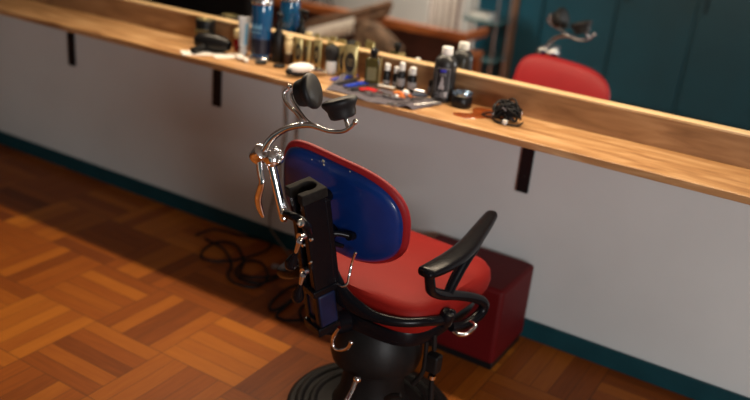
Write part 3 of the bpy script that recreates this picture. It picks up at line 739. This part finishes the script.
for j in range(NY):
    bm.faces.new((T_[j][0], T_[j+1][0], U_[j+1][0], U_[j][0])); bm.faces.new((U_[j][NX], U_[j+1][NX], T_[j+1][NX], T_[j][NX]))
tag(build('towel', bm, M_mat, None), 'grey purple towel spread flat under the combs and scissors', 'towel')
TZ = CZ + .0095

def comb(loc, rz, label, L=.165, w_=.030, g='blue hair combs on the towel'):
    t = thing('hair_comb', label, 'comb', loc, rz, g)
    bm = B(); box(bm, -L/2, L/2, w_*.1, w_*.55, -.002, .003); build('comb_spine', bm, M_bluecomb, t, bevel=.001)
    bm = B()
    for i in range(44):
        x = -L/2+.004+i*(L-.008)/43; box(bm, x-.0009, x+.0009, -w_*.5, w_*.12, -.0014, .0016)
    build('comb_teeth', bm, M_bluecomb, t, smooth=False)
M_bluecomb = mat('blue_comb', S(40,70,190), .35)
comb((-1.805, 2.850, TZ+.003), math.radians(88), 'blue comb on the left part of the towel, nearest the gold tins')
comb((-1.712, 2.815, TZ), math.radians(83), 'blue comb on the towel just left of the red clip')
def flat_tool(name, cat, label, loc, rz, mt, prof, z1=.008, grp=None, extra=None):
    t = thing(name, label, cat, loc, rz, grp)
    build('tool_body', prism(B(), prof, 0, z1), mt, t, bevel=.0015)
    if extra: extra(t)
    return t
def razor_extra(t): build('blade', box(B(), .01, .085, -.006, .004, .001, .004), M_silver, t)
M_gb = mat('grey_black_plastic', S(48,46,50), .4)
flat_tool('razor', 'razor', 'grey folded straight razor between the two blue combs', (-1.760, 2.800, TZ), math.radians(86), M_gb, [(-.08,-.008),(.08,-.006),(.088,0),(.08,.007),(-.08,.009),(-.086,0)], .008, None, razor_extra)
flat_tool('razor', 'razor', 'black folded straight razor in front of the second blue comb', (-1.668, 2.780, TZ), math.radians(80), M_gb, [(-.07,-.007),(.07,-.006),(.078,0),(.07,.006),(-.07,.008),(-.076,0)], .007, None, razor_extra)
# red clip
t = thing('hair_clip', 'red plastic hair clip lying on the towel', 'clip', (-1.625, 2.742, TZ), .5)
bm = B(); tube(bm, [(-.035,.0,.006),(0,.012,.009),(.038,.006,.006)], [.006,.008,.004], 10, 5, flat=.6); tube(bm, [(-.030,-.012,.006),(.0,-.006,.010),(.030,-.016,.006)], [.006,.009,.004], 10, 5, flat=.6)
build('clip_jaw', bm, mat('red_plastic', S(186,10,14), .6, spec=.2), t)
bm = B(); tube(bm, [(-.014,-.012,.010),(-.012,.012,.010)], .004, 8, 0); build('clip_spring', bm, M_silver, t)
t = thing('ear_clip', 'small white rectangular card lying at the back of the towel', 'card', (-1.617, 2.868, TZ), .12)
t.name = 'card'
build('card_sheet', box(B(), -.036, .036, -.012, .012, 0, .003), M_white, t, bevel=.0008)

def scissors(loc, rz, label, open_=.16):
    t = thing('scissors', label, 'scissors', loc, rz, 'scissors on the towel')
    for s in (-1, 1):
        bm = B(); R_ = Matrix.Rotation(s*open_, 4, 'Z')
        prism(bm, [(0,-.004),(.05,-.0035),(.085,0),(.05,.003),(0,.004)], .001 if s > 0 else .0035, .0032 if s > 0 else .0057, R_)
        pts = [(0,0,.003),(-.03,s*.002,.003),(-.045,s*.006,.003)]
        tube(bm, [R_ @ Vector(p) for p in pts], .003, 8, 3)
        ring = [R_ @ Vector((-.060+.016*math.cos(a), s*.012+.012*math.sin(a), .003)) for a in [k*math.pi/8 for k in range(16)]]
        tube(bm, ring, .0028, 8, 0, closed=True)
        build('scissor_blade', bm, M_chrome, t)
    build('pivot_screw', lathe(B(), [(0,0),(.004,0),(.004,.0075),(0,.008)], 14), M_chrome, t)
scissors((-1.590, 2.772, TZ), 2.6, 'chrome scissors just right of the red clip')
scissors((-1.545, 2.735, TZ), .35, 'chrome scissors at the front of the towel, left of the orange clip')
scissors((-1.440, 2.700, TZ), 1.25, 'chrome scissors near the front right corner of the towel', .1)
scissors((-1.480, 2.82, TZ), 2.9, 'chrome scissors behind the orange clip at the back of the towel')
# orange and white clip, long silver comb, thin tools
t = thing('hair_clip', 'orange and white plastic clip lying on the towel', 'clip', (-1.497, 2.785, TZ), -.2)
M_or = mat('orange_plastic', S(226,122,48), .35)
bm = B(); tube(bm, [(-.035,-.008,.006),(-.010,.0,.010),(.012,-.004,.008)], [.006,.008,.005], 10, 5); tube(bm, [(.010,.018,.008),(.035,.014,.006)], [.006,.005], 10, 0); tube(bm, [(.004,-.022,.006),(.034,-.020,.006)], [.006,.005], 10, 0)
build('clip_jaw', bm, M_or, t)
build('clip_cap', ball(B(), (.008,.012,.016), .014, (1.2,.9,.8)), M_white, t); build('clip_cap', ball(B(), (.004,-.036,.007), .008), M_white, t)
def rod_tool(label, p, rz, L, r, mt, cat='tweezers', name='tweezers'):
    t = thing(name, label, cat, p, rz, None)
    for s in (-1, 1):
        build('arm', tube(B(), [(-L/2,s*.001,.004),(0,s*.006,.005),(L/2,s*.0015,.004)], [r,r*1.2,r*.6], 8, 5, flat=.6), mt, t)
    build('grip', lathe(B(), [(0,-.006),(.005,-.006),(.005,.006),(0,.006)], 12, (-L/2,0,.004), (1,0,0)), mt, t)
rod_tool('long grey tweezers on the towel pointing to the big black bottle', (-1.405, 2.815, TZ), .95, .12, .0028, M_gb)
rod_tool('thin silver tweezers lying across the right end of the towel', (-1.372, 2.765, TZ), 1.1, .12, .0025, M_silver)
rod_tool('short dark tweezers left of the red clip', (-1.675, 2.725, TZ), .3, .07, .003, M_gb)
t = thing('blade_guard', 'dark blue grey clipper guard near the middle right of the towel', 'clipper guard', (-1.452, 2.845, TZ), .7)
build('guard_body', box(B(), -.030, .030, -.010, .012, 0, .010), mat('slate_plastic', S(44,58,80), .4), t, bevel=.003)
bm = B()
for i in range(12): box(bm, -.029+i*.005, -.0265+i*.005, -.024, -.009, .001, .004)
build('guard_teeth', bm, M_gb, t, smooth=False)

# paper tissues, cotton, lids on the left
def tissue(cx, cy, sx, sy, rz, label, seed):
    random.seed(seed); bm = B(); n = 12; R_ = Matrix.Rotation(rz, 4, 'Z')
    Z = [[.0015 + .004*abs(math.sin(i*.9+seed)*math.cos(j*.7+seed)) + random.uniform(0,.0015) for i in range(n+1)] for j in range(n+1)]
    lo, hi = [], []
    for j in range(n+1):
        lo.append([bm.verts.new(R_ @ Vector(((i/n-.5)*sx, (j/n-.5)*sy, .0003))) for i in range(n+1)])
        hi.append([bm.verts.new(R_ @ Vector(((i/n-.5)*sx + .003*math.sin(j+seed), (j/n-.5)*sy, Z[j][i]))) for i in range(n+1)])
    for j in range(n):
        for i in range(n):
            bm.faces.new((hi[j][i], hi[j][i+1], hi[j+1][i+1], hi[j+1][i])); bm.faces.new((lo[j][i], lo[j+1][i], lo[j+1][i+1], lo[j][i+1]))
    for i in range(n):
        bm.faces.new((lo[0][i], lo[0][i+1], hi[0][i+1], hi[0][i])); bm.faces.new((hi[n][i], hi[n][i+1], lo[n][i+1], lo[n][i]))
        bm.faces.new((hi[i][0], hi[i+1][0], lo[i+1][0], lo[i][0])); bm.faces.new((lo[i][n], lo[i+1][n], hi[i+1][n], hi[i][n]))
    tag(build('paper_tissue', bm, M_tissue, None, loc=(cx, cy, CZ+.0005)), label, 'tissue', 'white tissues at the left end')
M_tissue = mat('white_tissue', S(232,228,222), .9)
tissue(-2.495, 2.715, .13, .075, .9, 'creased white tissue nearest the front edge at the left end of the worktop', 1)
tissue(-2.375, 2.790, .14, .075, .9, 'creased white tissue lying in front of the white tube', 2)
for i, (x, y, lb) in enumerate(((-2.325,2.795,'white cotton tuft, nearest the tissues'), (-2.296,2.775,'white cotton tuft between two others'), (-2.262,2.762,'white cotton tuft, furthest right in front of the blue jar'))):
    bm = B(); random.seed(i+20)
    for k in range(5): ball(bm, (random.uniform(-.012,.012), random.uniform(-.008,.008), .008+random.uniform(0,.003)), .009, (1.1,1,.8), 12)
    tag(build('cotton_tuft', bm, M_tissue, None, loc=(x, y, CZ+.001)), lb, 'cotton', 'cotton tufts')
for x, y, lb in ((-2.205, 2.800, 'flat black round lid lying in front of the blue jar'), (-2.115, 2.812, 'flat black round lid lying in front of the cream handled brush')):
    t = thing('bottle_lid', lb, 'lid', (x, y, CZ+.0005), 0, 'black lids')
    build('lid_disc', lathe(B(), [(0,0),(.024,0),(.025,.002),(.025,.009),(.022,.011),(0,.011)], 28), M_blackrub, t)

# ------------------------------------------------------------------ cords
def cord(name, pts, r, mt, label, n=8): 
    bm = B(); tube(bm, pts, r, 8, n); return tag(build(name, bm, mt, None), label, 'cord')
cord('hanging_cord', [(-2.180, 2.955, 0.790), (-2.170, 2.955, 0.713), (-2.163, 2.955, 0.606), (-2.173, 2.955, 0.497), (-2.189, 2.955, 0.370), (-2.217, 2.955, 0.245), (-2.234, 2.952, 0.158), (-2.219, 2.945, 0.092), (-2.172, 2.935, 0.057), (-2.06,2.90,.008), (-1.98,2.84,.007)], .0042, M_greycord, 'grey cord hanging down the wall below the white hair clipper, the left one')
cord('hanging_cord', [(-2.112, 2.955, 0.777), (-2.102, 2.955, 0.705), (-2.101, 2.955, 0.611), (-2.100, 2.955, 0.516), (-2.079, 2.955, 0.375), (-2.046, 2.950, 0.210), (-1.86,2.93,.02), (-1.83,2.88,.007)], .0042, M_greycord, 'grey cord hanging down the wall, right of the other hanging cord')
def floor_cord(px, label, r=.006):
    return cord('loose_cable', [(p[0], p[1], r + (.009 if i % 3 == 1 else 0)) for i, p in enumerate(px)], r, M_cord, label)
floor_cord([(-2.549, 2.782, 0.000), (-2.513, 2.880, 0.000), (-2.393, 2.927, 0.000), (-2.249, 2.966, 0.000), (-2.186, 2.902, 0.000), (-2.198, 2.804, 0.000), (-2.250, 2.672, 0.000), (-2.327, 2.602, -0.000), (-2.404, 2.673, 0.000), (-2.418, 2.794, -0.000), (-2.319, 2.810, 0.000), (-2.195, 2.721, 0.000), (-2.132, 2.617, 0.000), (-2.055, 2.608, 0.000), (-1.993, 2.715, 0.000), (-2.006, 2.837, -0.000)], 'black cord looping widely on the floor along the baseboard, left of the chair')
floor_cord([(-2.483, 2.781, 0.000), (-2.332, 2.739, -0.000), (-2.210, 2.653, -0.000), (-2.159, 2.567, 0.000), (-2.072, 2.518, 0.000), (-1.995, 2.562, 0.000), (-2.014, 2.670, -0.000), (-2.108, 2.744, 0.000), (-2.189, 2.727, 0.000), (-2.158, 2.620, 0.000), (-2.076, 2.564, 0.000), (-1.999, 2.608, 0.000), (-1.973, 2.733, 0.000)], 'black cord in small tight loops on the floor left of the chair')
floor_cord([(-1.867, 2.711, 0.000), (-1.875, 2.619, 0.000), (-1.861, 2.503, 0.000), (-1.823, 2.447, 0.000), (-1.794, 2.471, 0.000), (-1.813, 2.579, 0.000), (-1.821, 2.619, 0.000), (-1.788, 2.532, 0.000), (-1.779, 2.431, 0.000), (-1.733, 2.418, 0.000), (-1.674, 2.447, 0.000), (-1.650, 2.499, 0.000), (-1.664, 2.562, 0.000), (-1.731, 2.582, 0.000), (-1.726, 2.519, 0.000), (-1.660, 2.470, 0.000), (-1.582, 2.495, 0.000)], 'black cord in loops on the floor just behind the chair base, nearest the camera')
t = thing('power_plug', 'small pale plug lying on the floor among the cords', 'plug', ((-2.051, 2.768, 0.000)[0], (-2.051, 2.768, 0.000)[1], .001), .5)
build('plug_body', box(B(), -.014, .014, -.011, .011, 0, .018), M_lab, t, bevel=.004)
bm = B()
for s in (-.006, .006): tube(bm, [(.013,s,.009),(.030,s,.009)], .0022, 8, 0)
build('plug_pin', bm, M_silver, t)

# ------------------------------------------------------------------ far side of the room, seen in the mirror
M_bench = wood('bench_wood', S(110,56,26), S(158,88,44), S(182,108,58), .4)
M_benchd = mat('dark_bench_panel', S(58,28,20), .5, var=.2)
t = thing('wooden_bench', 'reddish brown wooden bench with a high front rail, reflected in the mirror', 'bench', (-3.75, -.35, 0))
build('top_rail', box(B(), -1.0, 1.05, .25, .31, .53, .60), M_bench, t, bevel=.01)
build('front_panel', box(B(), -.98, 1.03, .26, .295, .10, .53), M_benchd, t)
build('seat_board', box(B(), -.98, 1.03, -.12, .26, .36, .40), M_bench, t, bevel=.006)
for sx in (-.97, .99):
    for sy in (-.09, .26): build('leg', box(B(), sx-.03, sx+.03, sy-.03, sy+.03, 0, .36), M_bench, t, bevel=.004)
for sx in (-1.0, 1.0): build('arm_rail', box(B(), sx, sx+.05, -.12, .25, .53, .60), M_bench, t, bevel=.01)
# woven cushion
def pillow(name, label, cat, c, hx, hy, hz, mt, rot, n=3.0):
    bm = B(); K = 40; loops = []
    for j in range(1, 16):
        ph = -math.pi/2 + math.pi*j/16; cz, rr = math.sin(ph), math.cos(ph)**.6
        loops.append([(x, hy*cz*(1 - .35*((x/hx)**4 + (z/hz)**4)*.5), z) for x, z in rrect(0, 0, hx*rr, hz*rr, n, K)])
    loft(bm, loops)
    return tag(build(name, bm, mt, None, loc=c, rot=rot), label, cat)
M_wick = mat('woven_brown', S(96,72,52), .85, var=.85, scale=26, bump=.8, bscale=30)
cc = (-3.316, 0.220, 0.550)
bk = thing('wicker_basket', 'dark brown mottled wicker basket standing before the reflected bench', 'basket', (cc[0], .24, 0))
build('basket_body', loft(B(), [[(x-.0+sh, y, z) for x, y in rrect(0, 0, hx, hy, 3.2, 48)] for hx, hy, z, sh in ((.17,.08,0,0),(.19,.09,.02,0),(.215,.105,.2,0),(.22,.11,.38,0),(.20,.10,.46,-.01),(.14,.08,.54,-.06),(.07,.05,.60,-.09))]), M_wick, bk)
build('basket_rim', tube(B(), [(x-.005, y, .44) for x, y in rrect(0,0,.208,.104,3.2,32)], .010, 8, 0, closed=True), M_wick, bk)
M_throw = mat('brown_throw', S(98,70,50), .95, var=.5, scale=20, bump=.3)
M_fringe = mat('pale_fringe', S(240,232,220), .95)
a_, b_ = Vector((-4.244, -0.010, 0.392)), Vector((-3.361, -0.010, 0.727))
bm = B(); P_ = [a_ + (b_-a_)*f + Vector((0,.035, .012*math.sin(f*7))) for f in (0,.2,.4,.6,.8,1)]
tube(bm, P_, [.02,.035,.04,.045,.045,.03], 14, 5)
for k in range(3): tube(bm, [p + Vector((0,.012*k,-.03*k-.01)) for p in P_], [.015,.03,.035,.035,.035,.02], 12, 5)
th = build('throw_blanket', bm, M_throw, None); tag(th, 'folded brown throw with a pale fringe draped over the reflected bench', 'blanket')
random.seed(12); bm = B()
for k in range(95):
    f = k/94*.66; p = a_ + (b_-a_)*f + Vector((0,.092,-.03)); L_ = .11+random.uniform(0,.03)
    tube(bm, [p, p+Vector((random.uniform(-.006,.006),.012,-L_*.5)), p+Vector((random.uniform(-.012,.012),.008,-L_))], [.0042,.004,.0034], 5, 2)
fr_ = build('fringe', bm, M_fringe, th); fr_['kind'] = 'stuff'
# striped cushion
mt = bpy.data.materials.new('striped_cloth'); mt.use_nodes = True; nt = mt.node_tree; b_n = nt.nodes['Principled BSDF']
tc = nt.nodes.new('ShaderNodeTexCoord'); sp = nt.nodes.new('ShaderNodeSeparateXYZ'); nt.links.new(tc.outputs['Object'], sp.inputs[0])
fr1 = math_node(nt, 'FRACT', math_node(nt, 'MULTIPLY', math_node(nt, 'ADD', sp.outputs[0], 5.0), 17.0))
lt = math_node(nt, 'LESS_THAN', fr1, 0.3)
mx = nt.nodes.new('ShaderNodeMix'); mx.data_type = 'RGBA'; nt.links.new(lt, mx.inputs[0]); mx.inputs[6].default_value = S(226,222,216); mx.inputs[7].default_value = S(84,40,44)
nt.links.new(mx.outputs[2], b_n.inputs['Base Color']); b_n.inputs['Roughness'].default_value = .9
pillow('striped_cushion', 'white cushion with thin dark red stripes standing on the reflected bench', 'cushion', ((-3.025, -0.300, 0.706)[0], -.285, .68), .155, .06, .28, mt, (0, 0, 0), 4.0)
# black cupboard
t = thing('black_cabinet', 'tall plain black cabinet reflected at the left end of the mirror', 'cabinet', (-5.75, -1.1, 0))
x1 = (-5.495, -0.800, 0.289)[0]
build('cabinet_body', box(B(), -1.2, x1+5.75, -.3, .3, .06, 1.75), M_blackrub, t, bevel=.01)
build('plinth', box(B(), -1.17, x1+5.72, -.27, .27, 0, .06), M_blackpl, t)
for k in range(2):
    xx = -1.18 + k*(x1+5.75+1.18)/2; d_ = build('door', box(B(), xx+.01, xx+(x1+5.75+1.18)/2-.01, .30, .318, .08, 1.73), M_blackrub, t, bevel=.003)
    build('door_handle', tube(B(), [(xx+.08,.335,.9),(xx+.08,.335,1.05)], .007, 8, 0), M_silver, d_)
# folding stand
t = thing('folding_stand', 'thin black metal folding stand in front of the reflected pale wall', 'stand', ((-4.876, -1.200, 0.432)[0], -1.2, 0))
for s in (-1, 1):
    build('leg', tube(B(), [(s*.28,-.12,.008),(0,0,.62),(-s*.22,.1,1.1)], .009, 8, 0), M_blackpl, t)
    build('leg', tube(B(), [(s*.28,.14,.008),(0,.02,.62),(-s*.22,-.1,1.1)], .009, 8, 0), M_blackpl, t)
build('cross_bar', tube(B(), [(-.25,.0,1.1),(.25,.0,1.1)], .009, 8, 0), M_blackpl, t)
# teal cupboard
M_tealc = mat('teal_cupboard', S(14,70,88), .45, var=.12, scale=3)
t = thing('teal_cupboard', 'tall teal painted cupboard with a brown upright, reflected at the right of the mirror', 'cupboard', (-1.9, -1.4, 0))
tx0 = (-3.108, -1.100, 0.440)[0]+1.9
build('cupboard_body', box(B(), tx0, 1.9, -.3, .29, .05, 1.9), M_tealc, t, bevel=.006)
nd = 5; wd = (1.9-tx0)/nd
for k in range(nd):
    d_ = build('door', box(B(), tx0+k*wd+.012, tx0+(k+1)*wd-.012, .29, .312, .08, 1.87), M_tealc, t, bevel=.005)
    build('door_handle', tube(B(), [(tx0+k*wd+.06,.33,.9),(tx0+k*wd+.06,.33,1.02)], .008, 8, 0), M_blackpl, d_)
xb = (-2.752, -1.070, 0.504)[0]+1.9
build('upright', box(B(), xb-.035, xb+.035, .30, .335, 0, 1.9), mat('tan_wood', S(120,84,56), .5, var=.15), t, bevel=.004)
build('plinth', box(B(), tx0+.02, 1.88, -.28, .28, 0, .05), M_blackpl, t)
# trolley with glass shelves and a white towel
M_glass = mat('pale_glass_shelf', S(84,120,122), .1, trans=.4)
tp = (-2.903, -0.720, 0.704); t = thing('salon_trolley', 'metal trolley with pale glass shelves, reflected in front of the teal cupboard', 'trolley', (tp[0], -.78, 0))
for sx in (-.17, .19):
    for sy in (-.15, .15): 
        build('leg', tube(B(), [(sx,sy,.03),(sx,sy,.86)], .010, 10, 0), M_silver, t)
        build('castor', lathe(B(), [(0,-.01),(.025,-.01),(.025,.01),(0,.01)], 16, (sx,sy,.026), (1,0,0)), M_blackrub, t)
for zz in (.28, .60, .84): build('shelf', box(B(), -.19, .21, -.17, .17, zz, zz+.015), M_glass, t, bevel=.003)
cw = (-2.674, -0.200, 0.653)
bm = B(); L_ = []
for f, s in ((0,.92),(.2,1),(.8,1),(1,.9)): L_.append([(x, y, f*.055) for x, y in rrect(0,0,.105*s,.08*s,4,32)])
tag(build('folded_towel', loft(bm, L_), M_tissue, None, loc=(tp[0]-.01, -.76, .6155)), 'folded white towel on the middle shelf of the reflected trolley', 'towel')
t = thing('storage_box', 'black storage box on the top shelf of the reflected trolley', 'box', (tp[0]+.10, -.78, .8555))
build('box_body', box(B(), -.10, .10, -.08, .08, 0, .07), M_blackpl, t, bevel=.006)
build('box_lid', box(B(), -.104, .104, -.084, .084, .07, .085), M_cream, t, bevel=.003)
